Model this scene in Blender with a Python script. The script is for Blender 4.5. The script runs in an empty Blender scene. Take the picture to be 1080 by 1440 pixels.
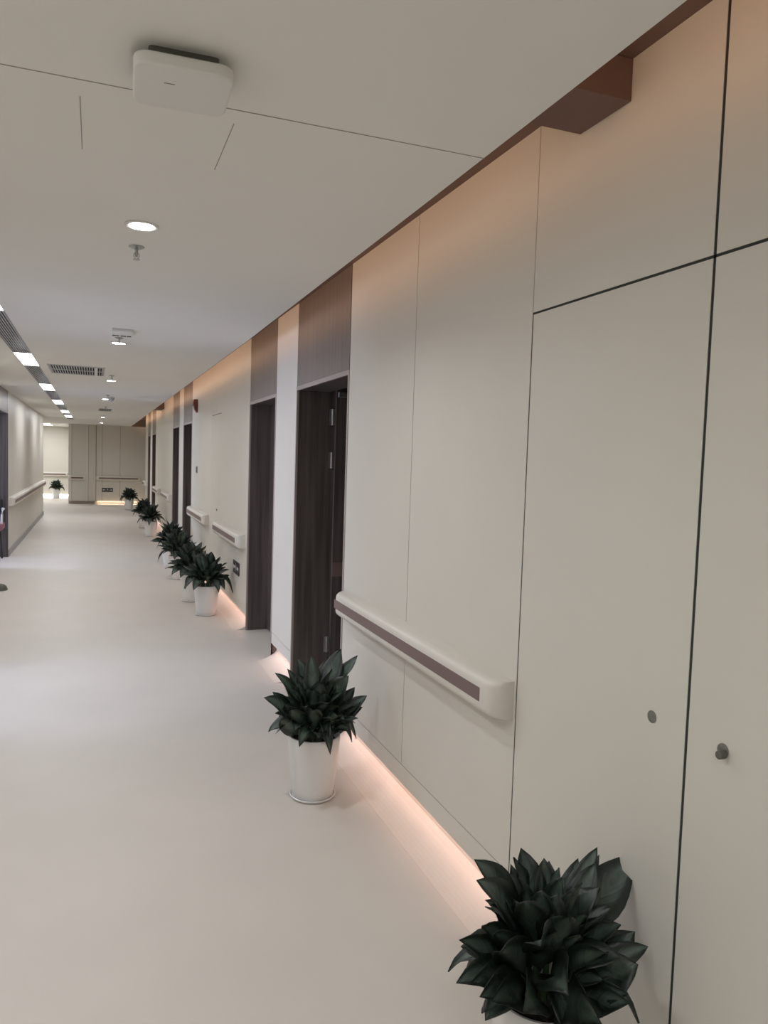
import bpy, math, random
from mathutils import Vector, Matrix
C = bpy.context.scene.collection
PI = math.pi
# ------------------------------------------------------------------ helpers
class MB:
    def __init__(s): s.v=[]; s.f=[]; s.uv=None; s.sm=[]
    def box(s,x0,x1,y0,y1,z0,z1):
        b=len(s.v)
        s.v+=[(x0,y0,z0),(x1,y0,z0),(x1,y1,z0),(x0,y1,z0),(x0,y0,z1),(x1,y0,z1),(x1,y1,z1),(x0,y1,z1)]
        s.f+=[tuple(b+i for i in q) for q in ((3,2,1,0),(4,5,6,7),(0,1,5,4),(1,2,6,5),(2,3,7,6),(3,0,4,7))]
        return s
    def prism(s,pts,axis,a,b):
        # pts: 2-D outline; axis the extrusion axis
        def P(u,w,t):
            return {'x':(t,u,w),'y':(u,t,w),'z':(u,w,t)}[axis]
        n=len(pts); k=len(s.v)
        s.v+=[P(u,w,a) for u,w in pts]+[P(u,w,b) for u,w in pts]
        for i in range(n):
            j=(i+1)%n; s.f.append((k+i,k+j,k+n+j,k+n+i))
        s.f.append(tuple(k+i for i in reversed(range(n)))); s.f.append(tuple(k+n+i for i in range(n)))
        return s
    def lathe(s,prof,cx=0,cy=0,n=40,cap=True):
        k=len(s.v); m=len(prof)
        for r,z in prof:
            for i in range(n):
                a=2*PI*i/n; s.v.append((cx+r*math.cos(a),cy+r*math.sin(a),z))
        for j in range(m-1):
            for i in range(n):
                i2=(i+1)%n; s.f.append((k+j*n+i,k+j*n+i2,k+(j+1)*n+i2,k+(j+1)*n+i))
        if cap:
            s.f.append(tuple(k+i for i in reversed(range(n)))); s.f.append(tuple(k+(m-1)*n+i for i in range(n)))
        return s
    def tube(s,pts,r,n=8):
        pts=[Vector(p) for p in pts]; k=len(s.v)
        rs=r if isinstance(r,(list,tuple)) else [r]*len(pts)
        for i,p in enumerate(pts):
            t=(pts[min(i+1,len(pts)-1)]-pts[max(i-1,0)]).normalized()
            u=t.orthogonal().normalized() if abs(t.z)>.9 else t.cross(Vector((0,0,1))).normalized()
            if abs(t.z)>.9: u=t.cross(Vector((0,1,0))).normalized()
            w=t.cross(u)
            for j in range(n):
                a=2*PI*j/n; s.v.append(tuple(p+(u*math.cos(a)+w*math.sin(a))*rs[i]))
        for i in range(len(pts)-1):
            for j in range(n):
                j2=(j+1)%n; s.f.append((k+i*n+j,k+i*n+j2,k+(i+1)*n+j2,k+(i+1)*n+j))
        s.f.append(tuple(k+j for j in range(n))); s.f.append(tuple(k+(len(pts)-1)*n+j for j in range(n)))
        return s
    def build(s,name,mat,parent=None,smooth=False,bevel=0,seg=3,loc=None):
        me=bpy.data.meshes.new(name); me.from_pydata(s.v,[],s.f)
        import bmesh
        bm=bmesh.new(); bm.from_mesh(me); bmesh.ops.recalc_face_normals(bm,faces=bm.faces); bm.to_mesh(me); bm.free()
        if smooth:
            for p in me.polygons: p.use_smooth=True
        me.materials.append(mat)
        o=bpy.data.objects.new(name,me); C.objects.link(o)
        if parent: o.parent=parent
        if loc: o.location=loc
        if bevel:
            m=o.modifiers.new('bevel','BEVEL'); m.width=bevel; m.segments=seg; m.limit_method='ANGLE'; m.angle_limit=.6
            if not smooth: 
                for p in me.polygons: p.use_smooth=True
            m.harden_normals=True
        elif smooth:
            m=o.modifiers.new('split','EDGE_SPLIT'); m.split_angle=math.radians(40)
        return o
def tag(o,label,cat=None,group=None,kind=None):
    o['label']=label
    if cat: o['category']=cat
    if group: o['group']=group
    if kind: o['kind']=kind
    return o
def empty(name,loc,label,cat,group=None,kind=None,rz=0):
    o=bpy.data.objects.new(name,None); C.objects.link(o); o.location=loc; o.rotation_euler=(0,0,rz); o.empty_display_size=.05
    return tag(o,label,cat,group,kind)
def copy_tree(o,parent=None):
    c=o.copy(); C.objects.link(c)
    if parent: c.parent=parent
    for ch in list(o.children): copy_tree(ch,c)
    return c
def struct(mb,name,mat,label,cat,**k):
    return tag(mb.build(name,mat,**k),label,cat,kind='structure')

# ------------------------------------------------------------------ materials
def mat(name,col,rough=.5,bump=0,bscale=60,var=0,vscale=3,spec=.5,metal=0,coat=0,stretch=(1,1,1)):
    m=bpy.data.materials.new(name); m.use_nodes=True; nt=m.node_tree; b=nt.nodes['Principled BSDF']
    b.inputs['Base Color'].default_value=(*col,1); b.inputs['Roughness'].default_value=rough
    b.inputs['Specular IOR Level'].default_value=spec; b.inputs['Metallic'].default_value=metal; b.inputs['Coat Weight'].default_value=coat
    tc=nt.nodes.new('ShaderNodeTexCoord'); mp=nt.nodes.new('ShaderNodeMapping'); nt.links.new(tc.outputs['Object'],mp.inputs[0])
    mp.inputs['Scale'].default_value=stretch
    n=nt.nodes.new('ShaderNodeTexNoise'); n.inputs['Scale'].default_value=vscale; n.inputs['Detail'].default_value=5; nt.links.new(mp.outputs[0],n.inputs[0])
    r=nt.nodes.new('ShaderNodeValToRGB'); nt.links.new(n.outputs[0],r.inputs[0])
    v=max(var,.01)
    r.color_ramp.elements[0].position=.3; r.color_ramp.elements[1].position=.7
    r.color_ramp.elements[0].color=(*[c*(1-v) for c in col],1); r.color_ramp.elements[1].color=(*[min(1,c*(1+v)) for c in col],1)
    nt.links.new(r.outputs[0],b.inputs['Base Color'])
    if bump:
        n2=nt.nodes.new('ShaderNodeTexNoise'); n2.inputs['Scale'].default_value=bscale; nt.links.new(mp.outputs[0],n2.inputs[0])
        bp=nt.nodes.new('ShaderNodeBump'); bp.inputs['Strength'].default_value=bump; bp.inputs['Distance'].default_value=.002
        nt.links.new(n2.outputs[0],bp.inputs['Height']); nt.links.new(bp.outputs[0],b.inputs['Normal'])
    return m
def emis(name,col,s):
    m=bpy.data.materials.new(name); m.use_nodes=True; b=m.node_tree.nodes['Principled BSDF']
    b.inputs['Base Color'].default_value=(.8,.8,.8,1); b.inputs['Emission Color'].default_value=(*col,1); b.inputs['Emission Strength'].default_value=s
    return m
M=dict(
 ceiling=mat('ceiling paint',(.83,.815,.765),.8,var=.015,vscale=1.2),
 wall=mat('cream wall panel laminate',(.70,.668,.592),.45,bump=.03,bscale=200,var=.02,vscale=1.5),
 floor=mat('cream vinyl floor',(.645,.60,.54),.48,var=.03,vscale=1.6,bump=.02,bscale=90,spec=.3),
 cove=mat('cream vinyl coving',(.68,.635,.565),.5,var=.02),
 seam=mat('dark seam backing',(.03,.032,.028),.8),
 groove=mat('fine joint shadow line',(.17,.155,.135),.8),
 soffit=mat('brown cove lining',(.17,.10,.078),.7,var=.08),
 wood=mat('dark walnut laminate',(.098,.078,.072),.4,var=.38,vscale=3.2,stretch=(9,9,.35)),
 header=mat('grey brown walnut laminate',(.185,.152,.13),.4,var=.15,vscale=3,stretch=(9,9,.35)),
 casing=mat('light taupe door casing',(.36,.30,.27),.4),
 rail=mat('ivory vinyl handrail',(.72,.68,.61),.38,bump=.05,bscale=300,var=.015),
 stripe=mat('mauve brown rail insert',(.20,.135,.125),.45,bump=.05,bscale=300,var=.06),
 pot=mat('glazed white ceramic',(.80,.79,.77),.28,var=.015,coat=.25),
 soil=mat('dark potting soil',(.03,.022,.016),.95,bump=1,bscale=120,var=.3,vscale=40),
 stem=mat('pale green plant stem',(.05,.09,.035),.5,var=.2),
 metal=mat('brushed steel',(.42,.42,.40),.35,metal=.85,var=.05,vscale=30),
 darkm=mat('dark grey metal',(.13,.125,.11),.45,metal=.3),
 plastic=mat('white plastic',(.74,.73,.69),.4),
 grille=mat('grey painted louvre',(.50,.50,.52),.5),
 void=mat('black duct interior',(.012,.012,.014),.9),
 red=mat('dark red alarm plastic',(.19,.045,.035),.35),
 plate=mat('brown switch plate',(.12,.085,.085),.4),
 signb=mat('dark sign face',(.045,.036,.038),.4),
 signw=mat('white sign print',(.66,.68,.64),.5),
 pink=mat('muted red seat fabric',(.30,.13,.15),.8,bump=.3,bscale=300),
 black=mat('black plastic',(.02,.02,.022),.45),
 stopm=mat('grey rubber',(.10,.095,.075),.6,var=.15),
 plug=mat('grey lock plug',(.19,.185,.16),.5,metal=.2,var=.2,vscale=80),
 lampw=emis('downlight diffuser',(.92,.94,1),30),
 lampl=emis('linear lamp diffuser',(.93,.94,1),6),
 ledw=emis('warm led tape',(1,.70,.50),5),
)
def leaf_mat():
    m=bpy.data.materials.new('dark variegated leaf'); m.use_nodes=True; nt=m.node_tree; b=nt.nodes['Principled BSDF']; L=nt.links.new
    uv=nt.nodes.new('ShaderNodeUVMap'); sep=nt.nodes.new('ShaderNodeSeparateXYZ'); L(uv.outputs[0],sep.inputs[0])
    # distance from midrib
    a=nt.nodes.new('ShaderNodeMath'); a.operation='SUBTRACT'; L(sep.outputs[0],a.inputs[0]); a.inputs[1].default_value=.5
    ab=nt.nodes.new('ShaderNodeMath'); ab.operation='ABSOLUTE'; L(a.outputs[0],ab.inputs[0])
    # feathered veins : wave of v - 0.6*|u|
    w=nt.nodes.new('ShaderNodeMath'); w.operation='MULTIPLY_ADD'; L(ab.outputs[0],w.inputs[0]); w.inputs[1].default_value=-.7; L(sep.outputs[1],w.inputs[2])
    cx=nt.nodes.new('ShaderNodeCombineXYZ'); L(w.outputs[0],cx.inputs[0])
    n=nt.nodes.new('ShaderNodeTexNoise'); n.inputs['Scale'].default_value=22; L(cx.outputs[0],n.inputs[0])
    tc=nt.nodes.new('ShaderNodeTexCoord'); n2=nt.nodes.new('ShaderNodeTexNoise'); n2.inputs['Scale'].default_value=14; L(tc.outputs['Object'],n2.inputs[0])
    band=nt.nodes.new('ShaderNodeMapRange'); L(ab.outputs[0],band.inputs[0]); band.inputs[1].default_value=.12; band.inputs[2].default_value=.40; band.inputs[3].default_value=1; band.inputs[4].default_value=0
    mu=nt.nodes.new('ShaderNodeMath'); mu.operation='MULTIPLY'; L(n.outputs[0],mu.inputs[0]); L(band.outputs[0],mu.inputs[1])
    mu2=nt.nodes.new('ShaderNodeMath'); mu2.operation='MULTIPLY'; L(mu.outputs[0],mu2.inputs[0]); L(n2.outputs[0],mu2.inputs[1])
    r=nt.nodes.new('ShaderNodeValToRGB'); L(mu2.outputs[0],r.inputs[0])
    r.color_ramp.elements[0].position=.08; r.color_ramp.elements[0].color=(.0105,.0185,.0125,1)
    r.color_ramp.elements[1].position=.32; r.color_ramp.elements[1].color=(.095,.135,.105,1)  # pale variegation, lightened so the colour also carries the leaf sheen
    L(r.outputs[0],b.inputs['Base Color']); b.inputs['Roughness'].default_value=.40; b.inputs['Specular IOR Level'].default_value=.5
    bp=nt.nodes.new('ShaderNodeBump'); bp.inputs['Strength'].default_value=.25; bp.inputs['Distance'].default_value=.003; L(n.outputs[0],bp.inputs['Height']); L(bp.outputs[0],b.inputs['Normal'])
    return m
M['leaf']=leaf_mat()

# ------------------------------------------------------------------ dimensions (metres)
XW=1.378      # right wall face
XL=-1.265     # left wall face
ZC=2.58       # ceiling
ZT=2.80       # top of the light cove
YB=-4.0       # wall behind
YR=23.2       # the right wall steps back here
YE=26.5       # wall at the end
ZD=2.175      # door head
doors=[(4.22,5.45),(6.12,7.25),(11.85,13.05),(13.72,14.88),(19.2,20.4),(21.1,22.1)]
ldoors=[(4.9,6.3),(11.8,13.1)]

# ------------------------------------------------------------------ floor, ceiling
struct(MB().box(-7,5,YB-.2,31,-.1,0),'floor',M['floor'],'pale cream vinyl corridor floor','floor')
mb=MB()
E=[(YB,1.06),(1.0,1.062),(2.5,1.078),(6,1.105),(YE+.1,1.11)]
pts=[(x,y) for y,x in E]
mb.prism([(-.56,YB)]+pts+[(-.56,YE+.1)],'z',ZC,ZC+.03)
mb.box(-7,-.72,YB,31,ZC,ZC+.03)
mb.box(-.72,-.56,YB,-3.4,ZC,ZC+.03); mb.box(-.72,-.56,22.75,31,ZC,ZC+.03)
mb.box(-.56,.0,YE+.1,31,ZC,ZC+.03)
struct(mb,'ceiling',M['ceiling'],'flat off-white corridor ceiling','ceiling')
mb=MB(); mb.box(-.74,-.54,-3.4,22.75,ZC+.12,ZC+.14); mb.box(-.74,-.72,-3.4,22.75,ZC+.03,ZC+.12); mb.box(-.56,-.54,-3.4,22.75,ZC+.03,ZC+.12)
struct(mb,'trim_1',M['void'],'black lining of the long ceiling slot behind louvres and lamps','ceiling slot')
mb=MB(); mb.box(.90,1.9,YB,YE,ZT,ZT+.02); mb.box(.88,.90,YB,YE,ZC+.03,ZT+.02)
struct(mb,'trim_2',M['soffit'],'brown lining above the gap between ceiling and right wall','light cove')
# joints in the ceiling board
mb=MB(); z0=ZC-.0008
mb.box(-1.2,1.076,2.063,2.067,z0,ZC)
mb.box(-.043,-.0405,2.16,2.52,z0,ZC); mb.box(.348,.3505,2.15,2.51,z0,ZC)
struct(mb,'trim_3',mat('soft ceiling joint line',(.33,.31,.28),.8),'thin grey joint lines in the ceiling around the flat white box','ceiling joint')

# ------------------------------------------------------------------ right wall
segs=[]; y=2.25
for a,b in doors: segs.append((y,a)); y=b
segs.append((y,YR))
seams={0:[3.256],1:[],2:[9.72],3:[],4:[17.0],5:[],6:[]}
g=.0022
mb=MB(); sk=MB(); cv=MB(); bk=MB()
arc=[(1.262,0),(1.262,.0008)]+[(1.262+.14*t,.0008+.048*t*t) for t in [i/8 for i in range(1,9)]]
arc=arc+[(1.425,.07),(1.432,.13),(1.433,0)]
for i,(a,b) in enumerate(segs):
    cuts=[a]+seams[i]+[b]
    for j in range(len(cuts)-1):
        y0=cuts[j]+(g if j else 0); y1=cuts[j+1]-(g if j<len(cuts)-2 else 0)
        mb.box(XW,XW+.018,y0,y1,.232,ZT)
    mb.box(XW+.001,XW+.018,a,b,.14,.227)
    bk.box(XW+.018,XW+.06,a,b,.14,ZT)
    bk.box(XW+.055,XW+.06,a,b,0,.14)
    cv.prism(arc,'y',a+.001,b-.001)
# panels above the cupboard doors and the lead in wall behind the viewer
for a,b in [(2.25,1.449),(1.439,.64),(.634,-.9),(-.905,-2.4),(-2.405,YB)]:
    a2=a-.003 if a==2.25 else a
    mb.box(XW,XW+.018,b,a2,2.189 if a>.7 else .02,ZT)
bk.box(XW+.018,XW+.06,YB,2.25,0,ZT)
for yy in (1.444,2.2465,3.256,9.72,17.0,.637):
    w=.0046 if yy==1.444 else (.0035 if yy<2.5 else .0024)
    bk.box(XW+.0015,XW+.02,yy-w,yy+w,.24 if yy>2.3 else .02,ZT-.01)
bk.box(XW+.0015,XW+.02,.64,2.243,2.1815,2.1885)
mb.box(XW+.22,XW+.25,YR-.05,YE+.03,.12,ZT); mb.box(XW,XW+.25,YR,YR+.02,.14,ZT)
struct(mb,'wall_right',M['wall'],'cream laminate panel wall along the right of the corridor','wall')
struct(bk,'trim_4',M['seam'],'dark backing seen in the joints of the right wall','wall joint backing')
struct(cv,'baseboard_right',M['cove'],'cream vinyl coving curving up under the right wall','baseboard')
# cupboard doors flush in the wall (two leaves meeting at y=1.444)
for k,(a,b,yc) in enumerate([(1.449,2.243,1.569),(.64,1.439,1.326)]):
    e=empty('door_%d'%(k+1),(XW,(a+b)/2,0),['tall flush cream cupboard door with a flat grey plug, beside the handrail end','tall flush cream cupboard door with a protruding lock, at right edge of view'][k],'door',kind='structure')
    MB().box(0,.018,a-(a+b)/2,b-(a+b)/2,.015,2.181).build('door_panel',M['wall'],e)
    ly=yc-(a+b)/2
    def disc(r,x0,x1,oy=0,oz=0,n=28):
        q=MB(); q.prism([(ly+oy+r*math.cos(2*PI*i/n),1.022+oz+r*math.sin(2*PI*i/n)) for i in range(n)],'x',x0,x1); return q
    if k==0:
        disc(.0165,-.002,.004).build('lock_plug',M['plug'],e,bevel=.0008)
    else:
        disc(.0165,-.003,.004).build('lock_plug',M['plug'],e,bevel=.001)
        disc(.010,-.024,-.003,-.008,-.006).build('lock_knob',M['darkm'],e,bevel=.003)
# ---------------------------------------------------------------- door openings, right side
dl=['first doorway on the right, with its leaf swung into the room','second doorway on the right, beyond the narrow cream pier','third doorway on the right, just past the red alarm','fourth doorway on the right, behind the cluster of two plants','fifth doorway on the right, far down the corridor','last doorway on the right, nearest the end wall']
n=3
for k,(a,b) in enumerate(doors):
    e=empty('door_%d'%n,(XW,(a+b)/2,0),'dark walnut framed '+dl[k],'door',kind='structure'); n+=1
    h=(b-a)/2; D=.245
    for s in (-1,1):
        MB().box(.0,D,min(s*h,s*(h-.02)),max(s*h,s*(h-.02)),0,ZD).build('jamb',M['wood'],e)
        MB().box(-.004,.012,min(s*h,s*(h-.022)),max(s*h,s*(h-.022)),0,ZD+.0).build('casing',M['casing'],e,bevel=.001)
    MB().box(0,D,-h+.02,h-.02,ZD,ZD+.03).build('head_lining',M['wood'],e)
    q=MB(); q.box(0,.02,-h+.012,h-.012,ZD+.03,ZT); q.build('header_panel',M['header'],e)
    q=MB(); q.box(-.003,.012,-h,h,ZD-.004,ZD+.026); q.build('header_trim',M['casing'],e,bevel=.001)
    q=MB()
    for s in (-1,1): q.box(.004,.03,min(s*h,s*(h-.010)),max(s*h,s*(h-.010)),ZD+.03,ZT)
    q.build('shadow_gap',M['seam'],e)
    if k==0:
        # open leaf, hinged on the far jamb, standing square to the corridor inside the room
        lf=MB().box(D+.045,D+1.15,h-.055,h-.012,.01,ZD+.03).build('door_leaf',M['wood'],e)
        MB().box(D+.0451,D+.30,h-.06,h-.0551,.80,.905).build('crash_strip',M['stripe'],lf)
        MB().box(D+.05,D+.32,h-.085,h-.056,2.135,2.175).build('door_closer',M['metal'],lf,bevel=.005)
        for z in (1.99,1.67,.28):
            q=MB(); q.box(D+.002,D+.042,h-.030,h-.022,z-.06,z+.06)
            q.tube([(D+.022,h-.034,z-.06),(D+.022,h-.034,z+.06)],.007)
            q.build('hinge',M['metal'],e)
        MB().box(D-.001,D+.045,h-.02,h,0,ZD+.03).build('stop_bead',M['wood'],e)
    else:
        MB().box(D-.045,D,-h+.02,h-.02,.01,ZD).build('door_leaf',M['wood'],e)
        q=MB(); q.tube([(D-.045,-h+.12,1.0),(D-.09,-h+.12,1.0),(D-.10,-h+.14,1.0),(D-.10,-h+.26,1.0)],.009); q.build('handle',M['metal'],e,smooth=True)
# room behind the first doorway
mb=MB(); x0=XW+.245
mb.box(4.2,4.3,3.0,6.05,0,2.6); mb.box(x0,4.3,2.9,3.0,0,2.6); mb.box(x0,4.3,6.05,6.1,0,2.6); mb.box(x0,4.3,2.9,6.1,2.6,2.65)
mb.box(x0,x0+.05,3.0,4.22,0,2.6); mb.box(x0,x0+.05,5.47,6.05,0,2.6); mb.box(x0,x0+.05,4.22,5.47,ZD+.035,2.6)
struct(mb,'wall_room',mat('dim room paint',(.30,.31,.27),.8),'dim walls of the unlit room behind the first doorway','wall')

# ------------------------------------------------------------------ left wall
mb=MB(); ys=[YB]+[t for d in ldoors for t in d]+[21.75]
for i in range(0,len(ys),2): mb.box(XL-.12,XL,ys[i],ys[i+1],.0,ZC)
struct(mb,'wall_left',M['wall'],'cream panel wall along the left with a continuous handrail','wall')
mb=MB()
for i in range(0,len(ys),2): mb.prism([(XL,0),(XL+.012,0),(XL+.012,.10),(XL+.004,.11),(XL,.11)],'y',ys[i]+.001,ys[i+1]-.001)
struct(mb,'baseboard_left',mat('grey vinyl skirting',(.38,.37,.36),.5),'grey skirting along the foot of the left wall','baseboard')
for k,(a,b) in enumerate(ldoors):
    e=empty('door_%d'%n,(XL,(a+b)/2,0),'dark walnut framed '+['doorway on the left, open to a daylit room','doorway at the left edge of view with a red chair in it'][k],'door',kind='structure'); n+=1
    h=(b-a)/2; D=.30
    for s in (-1,1):
        MB().box(-D,.003,min(s*h,s*(h-.02)),max(s*h,s*(h-.02)),0,ZD+.06).build('jamb',M['wood'],e)
    MB().box(-D,.0,-h+.02,h-.02,ZD+.06,ZD+.09).build('head_lining',M['wood'],e)
    MB().box(-.02,.002,-h+.001,h-.001,ZD+.09,ZC-.001).build('header_panel',M['header'],e)
# rooms on the left (daylit by their windows)
mb=MB()
for a,b in ldoors:
    a-=.6; b+=.6
    mb.box(-4.6,-4.5,a,b,0,2.6); mb.box(-4.6,XL-.3,a-.05,a,0,2.6); mb.box(-4.6,XL-.3,b,b+.05,0,2.6); 
    mb.box(XL-.34,XL-.3,a,a+.6,0,2.6); mb.box(XL-.34,XL-.3,b-.6,b,0,2.6)
struct(mb,'wall_side_rooms',mat('pale room paint',(.62,.63,.65),.8),'pale walls of the side rooms beyond the left doorways','wall')

# ------------------------------------------------------------------ end of the corridor
# angled pilaster and main end wall
mb=MB()
yl=YE-.10
def vpanel(x0,x1,y0,y1,z0=.10,z1=ZC):
    mb.prism([(x0+.004,y0),(x1-.004,y1),(x1-.004,y1+.03),(x0+.004,y0+.03)],'z',z0,z1)
for x0,x1 in [(.22,.775),(.775,1.60)]: vpanel(x0,x1,YE,YE)
vpanel(.035,.22,YE,YE)
vpanel(-.20,.03,yl-.01,YE-.02); vpanel(-.70,-.20,yl,yl-.01); vpanel(-.80,-.70,yl+.05,yl)
mb.box(-.80,-.76,yl+.05,30,.0,ZC)
struct(mb,'wall_end',M['wall'],'cream panel wall closing the corridor with two short handrails','wall')
mb=MB(); mb.box(-.78,1.65,YE+.03,YE+.08,.0,ZT)
struct(mb,'trim_5',mat('joint brown backing',(.18,.15,.12),.8),'brown backing seen in the joints of the end wall','wall joint backing')
mb=MB(); mb.prism([(-.8,yl+.06),(-.7,yl+.02),(.0,yl+.01),(.06,YE-.03),(.06,YE+.03),(-.78,YE+.03)],'z',0,.10)
struct(mb,'baseboard_end',mat('taupe plinth',(.33,.27,.23),.5),'taupe plinth under the projecting part of the end wall','baseboard')
# far cross corridor
mb=MB(); mb.box(-7,-.76,30,30.1,.12,ZC); mb.box(-7,-.76,30.03,30.1,0,.12)
struct(mb,'wall_niche',M['wall'],'pale wall at the back of the far side passage behind a lone plant','wall')
mb=MB(); mb.box(-7.1,-7,21.7,30.1,0,ZC); mb.box(-7,XL-.12,21.6,21.75,0,ZC)
struct(mb,'wall_passage',M['wall'],'side walls of the cross passage beyond the left wall','wall')
mb=MB(); mb.box(-4,2.2,YB-.1,YB,0,ZT)
struct(mb,'wall_back',M['wall'],'cream wall behind the viewer','wall')

# ------------------------------------------------------------------ handrails
def rail_profile(depth,hh,sgn):
    # cross section (x offset from wall, z) of the front body, soft corners
    r=.032; P=[]
    P.append((0.018,-hh+.0)); 
    for t in [PI/2*i/6 for i in range(7)]: P.append((depth-r+r*math.sin(t),-hh+r-r*math.cos(t)))
    for t in [PI/2*i/6 for i in range(7)]: P.append((depth-r+r*math.cos(t),hh-r+r*math.sin(t)))
    P.append((.018,hh)); 
    return P
def handrail(name,x,y0,y1,zc,label,group,sgn=-1,axis='y',depth=.088):
    """sgn: direction out of the wall."""
    L=y1-y0; hh=.068
    e=empty(name,(x,(y0+y1)/2,zc) if axis=='y' else ((y0+y1)/2,x,zc),label,'handrail',group)
    P=rail_profile(depth,hh,sgn)
    # body lofted along the length, ends swept back to the wall
    q=MB(); R=.055; st=[]
    for i in range(8):
        t=PI/2*i/7; st.append((-L/2+R*(1-math.cos(PI/2-t)) if False else -L/2+R*(1-math.sin(t)), None,t))
    secs=[]
    for i in range(8):
        t=PI/2*i/7  # 0 : at tip, pi/2 : full
        secs.append((-L/2+R*(1-math.sin(t)), (depth-R)+R*(math.cos(PI/2-t)) if True else 0))
    secs=[(-L/2,.018)]+[(-L/2+R*(1-math.cos(PI/2*i/7)), (depth-R)+R*math.sin(PI/2*i/7)) for i in range(8)]
    full=secs+[(-yy,dd) for yy,dd in reversed(secs)]
    n_=len(P)
    def pt(u,d,z):
        return (sgn*d,u,z) if axis=='y' else (u,sgn*d,z)
    for yy,dd in full:
        k=dd/depth
        for px_,pz in P: q.v.append(pt(yy,max(.018 if px_<=.018 else 0,px_*k) if px_>.018 else .0,pz))
    for i in range(len(full)-1):
        for j in range(n_):
            j2=(j+1)%n_; q.f.append((i*n_+j,i*n_+j2,(i+1)*n_+j2,(i+1)*n_+j))
    q.f.append(tuple(range(n_))); q.f.append(tuple((len(full)-1)*n_+j for j in range(n_)))
    q.build('rail_body',M['rail'],e,smooth=True)
    # coloured insert, slightly proud of the front face
    d0=depth-.001; d1=depth+.0015; a=-L/2+R+.035; b=L/2-.02-(R if axis=='x' else 0)
    if sgn>0: a,b=-L/2+.07,L/2-.07
    q=MB()
    if axis=='y': q.box(min(sgn*d0,sgn*d1),max(sgn*d0,sgn*d1),a,b,-.024,.026)
    else: q.box(a,b,min(sgn*d0,sgn*d1),max(sgn*d0,sgn*d1),-.024,.026)
    q.build('insert',M['stripe'],e)
    return e
G='short handrails on the right wall'
handrail('handrail',XW,2.262,4.135,.895-.045,'nearest ivory handrail with a mauve brown insert, above the glowing wall foot',G)
handrail('handrail',XW,7.36,8.98,.85,'ivory handrail just past the second doorway, above the low exit sign',G)
handrail('handrail',XW,9.90,11.70,.85,'ivory handrail ending beside the third doorway',G)
handrail('handrail',XW,14.98,16.5,.85,'ivory handrail beyond the fourth doorway',G)
handrail('handrail',XW,17.5,19.1,.85,'farthest ivory handrail on the right wall, before the fifth doorway',G)
handrail('handrail',XW,22.25,23.1,.85,'very short ivory handrail at the far end of the right wall',G)
handrail('handrail',XL,13.2,21.4,.86,'long ivory handrail running along the left wall',None,sgn=1)
handrail('handrail',yl-.012,-.80,-.28,.85,'shorter handrail on the end wall, left of the joint',None,sgn=-1,axis='x')
handrail('handrail',YE-.0,.03,1.42,.85,'longer handrail on the end wall, above the exit sign',None,sgn=-1,axis='x')
handrail('handrail',30,-2.4,-.92,.85,'handrail in the far side passage above the lone plant',None,sgn=-1,axis='x')

# ------------------------------------------------------------------ plants
def add_leaf(q,uvs,base,tip,w,lift,roll,rnd,face=None):
    base=Vector(base); tip=Vector(tip); mid=(base+tip)/2+Vector((0,0,lift))
    rad=Vector((tip.x-base.x,tip.y-base.y,0))
    if rad.length<.02: rad=Vector((rnd.uniform(-1,1),rnd.uniform(-1,1),0))
    rad.normalize(); side0=Vector((-rad.y,rad.x,0))
    if face:
        s2=(tip-base).cross(Vector(face)).normalized()
        if s2.dot(side0)<0: s2=-s2
        side0=(side0*.45+s2).normalized()
    N=9; K=4
    if tip.z<.36 and math.hypot(tip.x,tip.y)>.10:
        base.z=max(base.z,.345); mid=(base+tip)/2+Vector((0,0,max(lift,.055+(.36-tip.z)*1.1)))
    k=len(q.v)
    for i in range(N+1):
        t=i/N
        p=base*(1-t)**2+mid*2*t*(1-t)+tip*t*t
        T=(mid-base)*(1-t)+(tip-mid)*t
        if T.length<1e-6: T=tip-base
        T.normalize()
        nr=T.cross(side0).normalized()
        if nr.z<0: nr=-nr
        s=(side0*math.cos(roll)+nr*math.sin(roll)).normalized(); nn=T.cross(s).normalized()
        if nn.z<0 and abs(nn.z)>.2: nn=-nn
        t2=max(0,(t-.10)/.90)
        prof=(math.sin(PI*t2**.74))**.80 if t2>0 else 0
        hw=w/2*max(prof,.05 if t<.2 else 0.0)
        for j in range(K+1):
            u=j/K-.5
            fold=abs(u)*2
            wav=.06*w*math.sin(t*9+roll*7)*(fold**2)
            q.v.append(tuple(p+s*(u*2*hw)+nn*(fold*hw*.42+wav)))
            uvs.append((u+.5,t))
    for i in range(N):
        for j in range(K):
            a=k+i*(K+1)+j; q.f.append((a,a+1,a+K+2,a+K+1))
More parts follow.
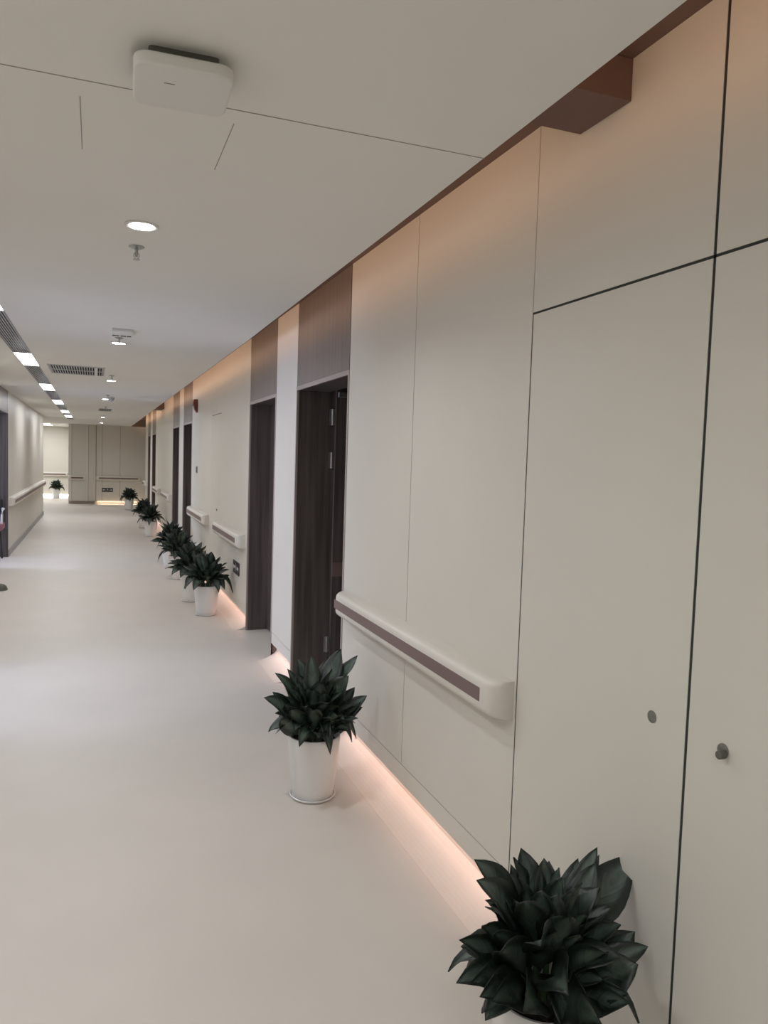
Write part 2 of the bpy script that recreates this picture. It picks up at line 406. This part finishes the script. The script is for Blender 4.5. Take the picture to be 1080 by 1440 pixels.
def make_plant(seed,label,group,extra=None,nleaf=46,spread=.25,top=.42,loc=(0,0,0),stay=None):
    rnd=random.Random(seed)
    e=empty('potted_plant',loc,label,'potted plant',group)
    H=.315
    prof=[(.0,.010),(.094,.010),(.100,.016),(.108,.06),(.118,.14),(.126,.23),(.130,.29),(.131,.308),(.128,H),(.122,H),(.119,.305),(.116,.26),(.0,.26)]
    MB().lathe(prof,cap=False,n=48).build('pot',M['pot'],e,smooth=True)
    MB().lathe([(.0,.001),(.096,.001),(.108,.004),(.114,.014),(.111,.016),(.104,.009),(.0,.009)],cap=False,n=48).build('saucer',M['pot'],e,smooth=True)
    MB().lathe([(.118,.262),(.115,.278),(.08,.286),(.0,.288)],cap=False,n=32).build('soil',M['soil'],e,smooth=True)
    st=MB(); stems=[]
    for i in range(6):
        a=2*PI*i/6+rnd.uniform(-.3,.3); r0=.04; r1=.07
        b=Vector((r0*math.cos(a),r0*math.sin(a),.275)); t=Vector((r1*math.cos(a),r1*math.sin(a),.275+rnd.uniform(.16,.24)))
        st.tube([b,(b+t)/2+Vector((0,0,.01)),t],[.009,.008,.005],7); stems.append((b,t))
    st.build('stems',M['stem'],e,smooth=True)
    q=MB(); uvs=[]
    ga=PI*(3-math.sqrt(5))
    for i in range(nleaf):
        f=(i+.5)/nleaf
        a=i*ga+rnd.uniform(-.25,.25)
        el=math.radians(-6+f*84+rnd.uniform(-10,10))
        Ln=spread*(1.0-.06*f)*rnd.uniform(.82,1.12)
        c=Vector((.028*math.cos(a),.028*math.sin(a),.30+f*.12))
        d=Vector((math.cos(a)*math.cos(el),math.sin(a)*math.cos(el),math.sin(el)))
        sc=1.0 if el<.6 else (top-.0)/.42
        tip=c+Vector((d.x*Ln,d.y*Ln,d.z*Ln*sc*1.12))
        base=c+d*Ln*.16
        if stay and loc[0]+tip.x>stay: tip.x=stay-loc[0]
        add_leaf(q,uvs,base,tip,rnd.uniform(.092,.125)*spread/.25,rnd.uniform(.01,.05)*math.cos(el),rnd.uniform(-.6,.6),rnd)
    if extra:
        for tx,ty,tz,w,lift,roll in extra:
            tip=Vector((tx-loc[0],ty-loc[1],tz-loc[2]))
            a=math.atan2(tip.y,tip.x); rr=math.hypot(tip.x,tip.y)
            zb=min(max(.31,tip.z-.17),.50)
            base=Vector((math.cos(a)*min(.085,rr*.35),math.sin(a)*min(.085,rr*.35),zb))
            add_leaf(q,uvs,base,tip,w*1.08,lift,roll*.6,rnd,face=(-.35,-.8,.55))
    me=bpy.data.meshes.new('foliage'); me.from_pydata(q.v,[],q.f); me.materials.append(M['leaf'])
    ul=me.uv_layers.new(name='UVMap')
    for lp in me.loops: ul.data[lp.index].uv=uvs[lp.vertex_index]
    for p in me.polygons: p.use_smooth=True
    o=bpy.data.objects.new('foliage',me); C.objects.link(o); o.parent=e
    m=o.modifiers.new('thick','SOLIDIFY'); m.thickness=.0008
    return e
GP='potted plants along the corridor'
#P1LEAVES
X1=[(0.917,1.660,0.661,0.085,0.02,0.3),(0.894,1.600,0.643,0.09,0.03,0.5),(1.091,1.720,0.634,0.09,0,0.2),(1.072,1.740,0.581,0.06,0,0),(1.196,1.740,0.570,0.075,0,0),(1.279,1.720,0.573,0.07,0,-0.3),(1.327,1.700,0.607,0.06,0.02,-0.4),(1.293,1.660,0.590,0.08,0,0),(1.335,1.700,0.585,0.05,0,0.6),(1.418,1.660,0.586,0.125,0,-0.2),(0.887,1.560,0.546,0.06,0.06,0.2),(0.886,1.500,0.567,0.05,0.04,0.2),(0.826,1.560,0.526,0.065,0.05,0.1),(0.793,1.500,0.467,0.085,0.09,0.3),(0.812,1.460,0.491,0.09,0.06,0.3),(0.800,1.400,0.501,0.09,0.05,0.2),(0.816,1.380,0.500,0.08,0.04,0.1),(1.366,1.520,0.423,0.07,0.04,0.3),(1.264,1.440,0.447,0.12,0.05,0.4),(1.187,1.380,0.431,0.065,0.04,0.2),(1.177,1.360,0.425,0.075,0.03,0.1),(1.053,1.440,0.611,0.09,0,0.1),(1.155,1.420,0.514,0.09,0.05,0.3),(0.923,1.360,0.618,0.09,0.06,0.2),(0.972,1.500,0.626,0.09,0.02,-0.2),(1.049,1.300,0.450,0.12,0.07,0.2),(0.946,1.280,0.554,0.1,0.07,-0.2),(0.859,1.320,0.506,0.1,0.06,0.1),(1.354,1.560,0.442,0.11,0,0.3),(0.879,1.450,0.553,0.1,0.05,0)]
X2=[(0.823,3.550,0.634,0.06,0.02,0.4),(0.762,3.500,0.534,0.1,0.03,0.4),(0.822,3.600,0.524,0.07,0.02,0.1),(0.823,3.440,0.435,0.09,0.03,0.3),(0.900,3.620,0.631,0.05,0,0.2),(0.958,3.640,0.672,0.09,0,0.3),(1.019,3.620,0.688,0.08,0,0),(1.179,3.620,0.711,0.11,0,-0.2),(1.125,3.660,0.660,0.08,0,0.2),(1.248,3.560,0.689,0.085,0.01,-0.5),(1.282,3.500,0.499,0.085,0.02,0.3),(1.254,3.480,0.449,0.07,0.03,0.2),(1.251,3.600,0.515,0.08,0,0.4),(1.159,3.400,0.364,0.08,0.08,0.3),(1.044,3.360,0.330,0.09,0.07,0.1),(1.212,3.420,0.415,0.04,0.05,0.1),(1.174,3.480,0.614,0.12,0,0.3),(0.943,3.400,0.357,0.09,0.05,0.2),(0.871,3.400,0.488,0.09,0.04,-0.2),(1.012,3.420,0.608,0.09,0,0.1),(0.860,3.500,0.491,0.09,0.03,0.4),(0.957,3.340,0.500,0.09,0.06,0),(1.086,3.360,0.464,0.09,0.06,0.3)]
#ENDLEAVES
p1=make_plant(11,'nearest potted plant, cut off by bottom of view, before the cupboard doors',GP,extra=X1,nleaf=60,spread=.205,loc=(1.095,1.60,0),stay=1.36)
p2=make_plant(5,'second nearest potted plant, whole white pot in view below the nearest handrail',GP,extra=X2,nleaf=60,spread=.20,loc=(1.025,3.545,0))
base=make_plant(23,'potted plant in front of its twin beside the second doorway, before the exit sign',GP,nleaf=58,spread=.25,loc=(1.108,8.06,0))
alt=make_plant(31,'potted plant half hidden behind the one below the low exit sign',GP,nleaf=58,spread=.25,loc=(1.05,8.87,0))
rest=[(1.07,10.53,'mid row potted plant, its pot nearly hidden by the two nearer plants',1.0,1),
      (1.08,11.80,'potted plant of the row standing beside the third doorway, leaves reaching left',1.05,0),
      (1.075,16.1,'potted plant of the far cluster, nearer of the two on the right',2.2,1),
      (1.04,17.95,'potted plant of the far cluster, farther of the two and to the left',.7,0),
      (.955,23.7,'potted plant standing before the right end of the end wall',3.9,1),
      (-1.29,29.62,'lone potted plant in the far side passage',5.1,0)]
for x,y,lab,rz,w in rest:
    c=copy_tree(base if w else alt); c.location=(x,y,0); c.rotation_euler=(0,0,rz); c['label']=lab

# ------------------------------------------------------------------ ceiling things
def light_area(name,loc,sx,sy,power,col,rot=(0,0,0),spread=PI):
    l=bpy.data.lights.new(name,'AREA'); l.shape='RECTANGLE'; l.size=sx; l.size_y=sy; l.energy=power; l.color=col; l.spread=spread
    o=bpy.data.objects.new(name,l); C.objects.link(o); o.location=loc; o.rotation_euler=rot
    return o
GD='round downlights down the middle of the ceiling'
dls=[(.168,3.23,'nearest and largest glowing round downlight'),(.176,6.68,'second round downlight, beyond the square ceiling speaker'),(.18,10.15,'third round downlight, past the louvred vent'),(.154,13.66,'fourth round downlight, small and near the dome'),(.18,20.6,'fifth round downlight in view, beyond the small dark vent'),(.17,24.4,'farthest round downlight, just before the end wall'),(.168,-.25,'round downlight above the viewer'),(.168,-3.4,'round downlight behind the viewer')]
d0=None
for x,y,lab in dls:
    if d0 is None:
        e=d0=empty('downlight',(x,y,ZC),lab,'ceiling light',GD)
        MB().lathe([(.050,-.0005),(.066,-.0005),(.066,-.004),(.058,-.008),(.050,-.006)],cap=False).build('rim',M['plastic'],e,smooth=True)
        MB().lathe([(.0505,-.001),(.0505,-.0055),(.03,-.0075),(.0,-.008)],cap=False).build('diffuser',M['lampw'],e,smooth=True)
    else:
        e=copy_tree(d0); e.location=(x,y,ZC); e['label']=lab
    l=bpy.data.lights.new('downlight_lamp','AREA'); l.shape='DISK'; l.size=.10; l.energy=7.0; l.color=(.93,.95,1); l.spread=math.radians(150)
    o=bpy.data.objects.new('downlight_lamp',l); C.objects.link(o); o.location=(x,y,ZC-.012)
GL='rectangular lamps in the long ceiling slot'
lins=[(4.48,5.6,'nearest rectangular slot lamp, at the left edge of view'),(7.88,9.0,'largest fully visible rectangular slot lamp'),(11.3,12.45,'third rectangular slot lamp, left of the vent'),(14.65,15.85,'fourth rectangular slot lamp'),(18.1,19.3,'fifth rectangular slot lamp'),(20.4,21.7,'farthest rectangular slot lamp'),(1.0,2.15,'rectangular slot lamp left of the flat white box'),(-2.4,-1.3,'rectangular slot lamp behind the viewer')]
for a,b,lab in lins:
    e=empty('slot_lamp',(-.64,(a+b)/2,ZC),lab,'ceiling light',GL); h=(b-a)/2
    q=MB()
    for s in (-1,1):
        q.box(min(s*.080,s*.076),max(s*.080,s*.076),-h,h,-.002,.03); q.box(-.076,.076,min(s*h,s*(h-.006)),max(s*h,s*(h-.006)),-.002,.03)
    q.build('frame',M['plastic'],e)
    MB().box(-.076,.076,-h+.006,h-.006,.002,.012).build('diffuser',M['lampl'],e)
    light_area('slot_lamp_light',(-.64,(a+b)/2,ZC-.006),.15,b-a,11.0,(.93,.945,1))
GR='grey louvre grilles in the long ceiling slot'
ends=sorted([(a,b) for a,b,_ in lins]); gaps=[]; prev=-3.4
for a,b in ends:
    gaps.append((prev,a)); prev=b
gaps.append((prev,22.75))
gl=['louvre grille at the start of the slot behind the viewer','louvre grille above the viewer between slot lamps','louvre grille beside the flat white box','louvre grille with clear slats between the two nearest visible slot lamps','louvre grille between the largest slot lamp and the next','louvre grille between the third and fourth slot lamps','louvre grille between the fourth and fifth slot lamps','short louvre grille before the farthest slot lamp','louvre grille at the far end of the slot']
for i,(a,b) in enumerate(gaps):
    e=empty('louvre_grille',(-.64,(a+b)/2,ZC),gl[i],'ceiling grille',GR); h=(b-a)/2-.002
    q=MB()
    for s in (-1,1):
        q.box(min(s*.080,s*.074),max(s*.080,s*.074),-h,h,-.002,.02); q.box(-.074,.074,min(s*h,s*(h-.006)),max(s*h,s*(h-.006)),-.002,.02)
    q.build('frame',M['grille'],e)
    q=MB()
    for j in range(8):
        x=-.0648+j*.0185; q.prism([(x-.0042,0),(x+.0042,0),(x+.0042,.006),(x-.0042,.006)],'y',-h+.006,h-.006)
    q.build('slats',M['grille'],e)
# vents
def vent(name,x0,x1,y0,y1,label,nb,div=None):
    e=empty(name,((x0+x1)/2,(y0+y1)/2,ZC),label,'ceiling vent'); hx=(x1-x0)/2; hy=(y1-y0)/2
    MB().box(-hx+.004,hx-.004,-hy+.004,hy-.004,-.0015,0).build('backing',M['void'],e)
    q=MB(); w=.016
    q.box(-hx,hx,-hy,-hy+w,-.008,0); q.box(-hx,hx,hy-w,hy,-.008,0); q.box(-hx,-hx+w,-hy+w,hy-w,-.008,0); q.box(hx-w,hx,-hy+w,hy-w,-.008,0)
    q.build('frame',M['grille'],e)
    q=MB()
    for j in range(1,nb): 
        x=-hx+j*2*hx/nb; q.box(x-.005,x+.005,-hy+w,hy-w,-.007,-.002)
    q.box(-hx+w,hx-w,-.012,.012,-.0075,-.0015)
    q.build('bars',M['grille'],e)
    if div: MB().box(hx-div-.014,hx-div+.014,-hy+w,hy-w,-.009,-.001).build('divider',M['plastic'],e)
    return e
vent('air_vent',-.475,.095,8.70,9.60,'wide grey louvred air vent crossing the ceiling between slot lamp and downlights',22,div=.09)
vent('air_vent',.06,.32,16.6,17.5,'small dark air vent far along the ceiling',8)
# access point
e=empty('access_point',(.186,1.90,ZC),'flat white rounded square box mounted on the ceiling','wireless access point',rz=math.radians(-2))
def rrect(hx,hy,r,n=6):
    P=[]
    for cx,cy,a0 in ((hx-r,hy-r,0),(-hx+r,hy-r,PI/2),(-hx+r,-hy+r,PI),(hx-r,-hy+r,1.5*PI)):
        for i in range(n+1):
            a=a0+PI/2*i/n; P.append((cx+r*math.cos(a),cy+r*math.sin(a)))
    return P
q=MB(); q.prism(rrect(.110,.108,.034),'z',-.056,-.026); q.build('housing',M['plastic'],e,bevel=.006)
q=MB(); q.prism(rrect(.078,.075,.01),'z',-.026,0); q.build('mount',M['darkm'],e)
MB().box(-.042,-.018,-.031,-.028,-.0565,-.0555).build('status_light',M['groove'],e)
# speaker
e=empty('ceiling_speaker',(.184,6.05,ZC),'small square grey ceiling speaker before the second downlight','speaker')
MB().box(-.075,.075,-.13,.13,-.02,0).build('housing',M['plastic'],e,bevel=.004)
q=MB()
for x0,x1 in [(-.068,-.02),(-.008,.03),(.036,.066)]: q.box(x0,x1,.075,.115,-.0215,-.0195)
q.build('slots',M['void'],e)
# dome
e=empty('dome_camera',(.24,13.2,ZC),'small translucent dome on the ceiling beside the fourth downlight','dome camera')
MB().lathe([(.0,-.002),(.055,-.002),(.055,-.02),(.0,-.02)],cap=False).build('base',M['plastic'],e,smooth=True)
MB().lathe([(.045,-.02),(.042,-.045),(.025,-.062),(0,-.068)],cap=False).build('dome',M['grille'],e,smooth=True)
# sprinklers
GS='fire sprinklers hanging down the middle of the ceiling'
s0=None
for x,y,lab in [(.165,3.57,'nearest hanging sprinkler, right behind the nearest downlight'),(.172,6.39,'sprinkler between the square speaker and the second downlight'),(.178,9.5,'sprinkler before the third downlight'),(.18,12.7,'sprinkler before the fourth downlight'),(.19,15.9,'sprinkler before the small dark vent'),(.2,19.6,'farthest sprinkler, beyond the small dark vent')]:
    if s0 is None:
        e=s0=empty('sprinkler',(x,y,ZC),lab,'sprinkler',GS)
        MB().lathe([(.034,0),(.034,-.002),(.020,-.009),(.008,-.010)],cap=False,n=24).build('flange',M['metal'],e,smooth=True)
        MB().tube([(0,0,-.006),(0,0,-.044)],.006).build('body',M['metal'],e)
        q=MB(); q.tube([(-.008,0,-.026),(-.012,0,-.04),(-.004,0,-.054)],.0018); q.tube([(.008,0,-.026),(.012,0,-.04),(.004,0,-.054)],.0018)
        q.build('frame_arms',M['metal'],e)
        MB().lathe([(.0,-.054),(.015,-.0545),(.015,-.0565),(0,-.057)],cap=False,n=20).build('deflector',M['metal'],e)
    else:
        e=copy_tree(s0); e.location=(x,y,ZC); e['label']=lab
# beams seen in the gap
for y0,y1,zb,lab in [(1.785,2.02,2.685,'dark brown bracket in the ceiling gap above the cupboard doors'),(16.9,17.7,2.66,'dark brown bracket in the ceiling gap far down the corridor')]:
    e=tag(MB().box(.901,XW-.001,y0,y1,zb,ZT-.001).build('bracket',M['soffit'],bevel=.002),lab,'bracket','brackets bridging the ceiling gap')

# ------------------------------------------------------------------ wall things
e=empty('fire_alarm',(XW,11.25,2.39),'dark red fire alarm sounder high beside the third doorway','fire alarm')
q=MB(); q.prism([(0,-.095),(-.012,-.095),(-.045,-.05),(-.062,.03),(-.06,.085),(-.05,.095),(0,.095)],'y',-.055,.055); q.build('housing',M['red'],e,bevel=.008)
q=MB(); q.prism([(-.058,.0),(-.068,.0),(-.068,.055),(-.058,.055)],'y',-.03,.03); q.build('strobe',mat('smoky lens',(.25,.16,.14),.2),e,bevel=.003)
e=empty('wall_switch',(XW,11.2,1.475),'small dark brown switch plate between red alarm and handrail','switch')
MB().box(-.009,0,-.055,.055,-.046,.046).build('plate',M['plate'],e,bevel=.002)
MB().box(-.012,-.008,-.022,.022,-.03,.03).build('rocker',M['plate'],e,bevel=.001)
q=MB(); nn=16; q.prism([(9.23+.012*math.cos(2*PI*i/nn),1.03+.012*math.sin(2*PI*i/nn)) for i in range(nn)],'x',XW-.006,XW)
tag(q.build('lock_plug',M['darkm']),'tiny dark round plug in the wall above the gap between two handrails','lock plug')
# little access hatch outline
mb=MB(); mb.box(XW-.0006,XW,9.0,9.72,2.178,2.186)
struct(mb,'trim_6',M['groove'],'short dark joint high on the right wall beyond the second doorway','wall joint')
# exit signs : dark panel, arrows either side and a running figure between
def exit_sign(loc,label,axis):
    e=empty('exit_sign',loc,label,'exit sign','low exit signs')
    e.rotation_euler=(0,0,0 if axis=='x' else -PI/2)
    # local: x along the sign, y=depth (front is -y)
    MB().box(-.17,.17,-.010,0,-.065,.065).build('panel',M['signb'],e,bevel=.002)
    for s in (-1,1):
        q=MB()
        q.prism([(s*.155,0),(s*.115,.028),(s*.115,.012),(s*.065,.012),(s*.065,-.012),(s*.115,-.012),(s*.115,-.028)],'y',-.0112,-.0098)
        q.build('arrow',M['signw'],e)
    q=MB()
    def P(pts): q.prism(pts,'y',-.0112,-.0098)
    P([(-.004+.009*math.cos(t*PI/5),.037+.009*math.sin(t*PI/5)) for t in range(10)])
    P([(-.012,.026),(.006,.026),(.012,-.004),(-.006,-.006)])
    P([(.004,.024),(.030,.008),(.026,.002),(.002,.014)]); P([(-.010,.024),(-.030,.010),(-.026,.003),(-.008,.014)])
    P([(.012,-.002),(.036,-.016),(.032,-.023),(.004,-.010)]); P([(-.006,-.002),(-.014,-.030),(-.040,-.044),(-.038,-.036),(-.020,-.024),(-.010,.0)])
    q.build('running_figure',M['signw'],e)
    return e
exit_sign((.39,YE,.465),'dark exit sign low on the end wall','x')
exit_sign((XW,7.80,.53),'dark exit sign low on the right wall under a handrail','y')

# ------------------------------------------------------------------ chair in the left doorway and the grey stop on the floor
e=empty('chair',(-1.56,12.72,0),'chair with a muted red seat standing in the left doorway','chair')
MB().box(-.24,.27,-.22,.22,.46,.57).build('seat',M['pink'],e,bevel=.03)
MB().box(-.24,.24,.19,.235,.62,.92).build('backrest',M['black'],e,bevel=.02)
for sx in (-1,1):
    for sy in (-1,1):
        MB().tube([(sx*.2,sy*.18,.455),(sx*.23,sy*.2,0)],.014).build('leg',M['black'],e)
MB().tube([(.255,-.12,.56),(.262,-.12,.70),(.262,-.06,.77),(.262,.12,.77),(.235,.2,.77)],.016,10).build('armrest',M['plastic'],e,smooth=True)
e=empty('door_stop',(-1.06,9.98,0),'small rounded dark grey stop on the floor at the left edge','door stop')
MB().lathe([(.0,.0),(.085,.0),(.088,.02),(.080,.045),(.055,.066),(.02,.075),(0,.076)],cap=False,n=28).build('body',M['stopm'],e,smooth=True)
MB().lathe([(.089,.0),(.093,.004),(.092,.014),(.087,.018)],cap=False,n=28).build('base_ring',M['darkm'],e,smooth=True)

# ------------------------------------------------------------------ lights of the place
WARM=(1,.66,.44)
def tape(name,mb,lab): tag(mb.build(name,M['ledw']),lab,'led strip')
for i,(a,b) in enumerate(segs):
    L=b-a-.06
    light_area('foot_glow',(XW+.022,(a+b)/2,.134),.03,L,.5*L,(1,.60,.50))
o=light_area('end_foot_glow',(.80,YE+.012,.094),1.45,.03,4.5,(1,.80,.62))
o=light_area('niche_foot_glow',(-1.7,30.01,.115),1.6,.03,9.0,(.97,.97,1))
yy=YB
while yy<YE-.1:
    y1=min(yy+4,YE-.05)
    light_area('cove_glow',(.925,(yy+y1)/2,2.705),y1-yy,.17,(.80 if y1<9 else 1.0)*(y1-yy),(1,.62,.39),rot=(PI/2,0,PI/2))
    yy=y1
for o in [o for o in C.objects if o.name.startswith('cove_glow')]:
    # facing +x and a little down
    o.rotation_euler=Matrix(((0,0,-1),(1,0,0),(0,-1,0))).to_euler()
# daylight in the side rooms
for (a,b),pw in zip(ldoors,(95,75)):
    o=light_area('window_daylight',(-4.4,(a+b)/2,1.5),1.3,1.6,pw,(.60,.68,1))
    o.rotation_euler=(0,-PI/2,0)
# far cross passage lamps
GF='strip lamps in the far side passage'
for y,lab in [(27.3,'nearer strip lamp in the far side passage'),(28.6,'farther strip lamp in the far side passage')]:
    e=empty('passage_lamp',(-1.62,y,ZC),lab,'ceiling light',GF)
    MB().box(-.25,.25,-.12,.12,-.006,0).build('frame',M['plastic'],e)
    MB().box(-.24,.24,-.11,.11,-.009,-.0055).build('diffuser',M['lampl'],e)
    light_area('passage_light',(-1.62,y,ZC-.02),.5,.2,22,(.95,.97,1))
light_area('passage_light',(-4,26,ZC-.02),1,.4,30,(.95,.97,1))

w=bpy.data.worlds.new('World'); bpy.context.scene.world=w; w.use_nodes=True
w.node_tree.nodes['Background'].inputs[0].default_value=(.8,.82,.85,1); w.node_tree.nodes['Background'].inputs[1].default_value=.15

# ------------------------------------------------------------------ camera
f,yaw,pit,rol=1063.403,.366233,.0659151,.0318284
F=Vector((math.sin(yaw)*math.cos(pit),math.cos(yaw)*math.cos(pit),-math.sin(pit)))
R=F.cross(Vector((0,0,1))).normalized(); U=R.cross(F)
c,s=math.cos(rol),math.sin(rol); R2=c*R+s*U; U2=-s*R+c*U
cam=bpy.data.cameras.new('Camera'); co=bpy.data.objects.new('Camera',cam); C.objects.link(co)
cam.sensor_fit='VERTICAL'; cam.sensor_height=24; cam.lens=24*f/1440; cam.clip_start=.05
co.matrix_world=Matrix(((R2.x,U2.x,-F.x,0),(R2.y,U2.y,-F.y,0),(R2.z,U2.z,-F.z,1.67),(0,0,0,1)))
S=bpy.context.scene; S.camera=co
S.view_settings.view_transform='Standard'; S.view_settings.look='None'; S.view_settings.gamma=1; S.view_settings.use_curve_mapping=False
S.view_settings.exposure=0.18
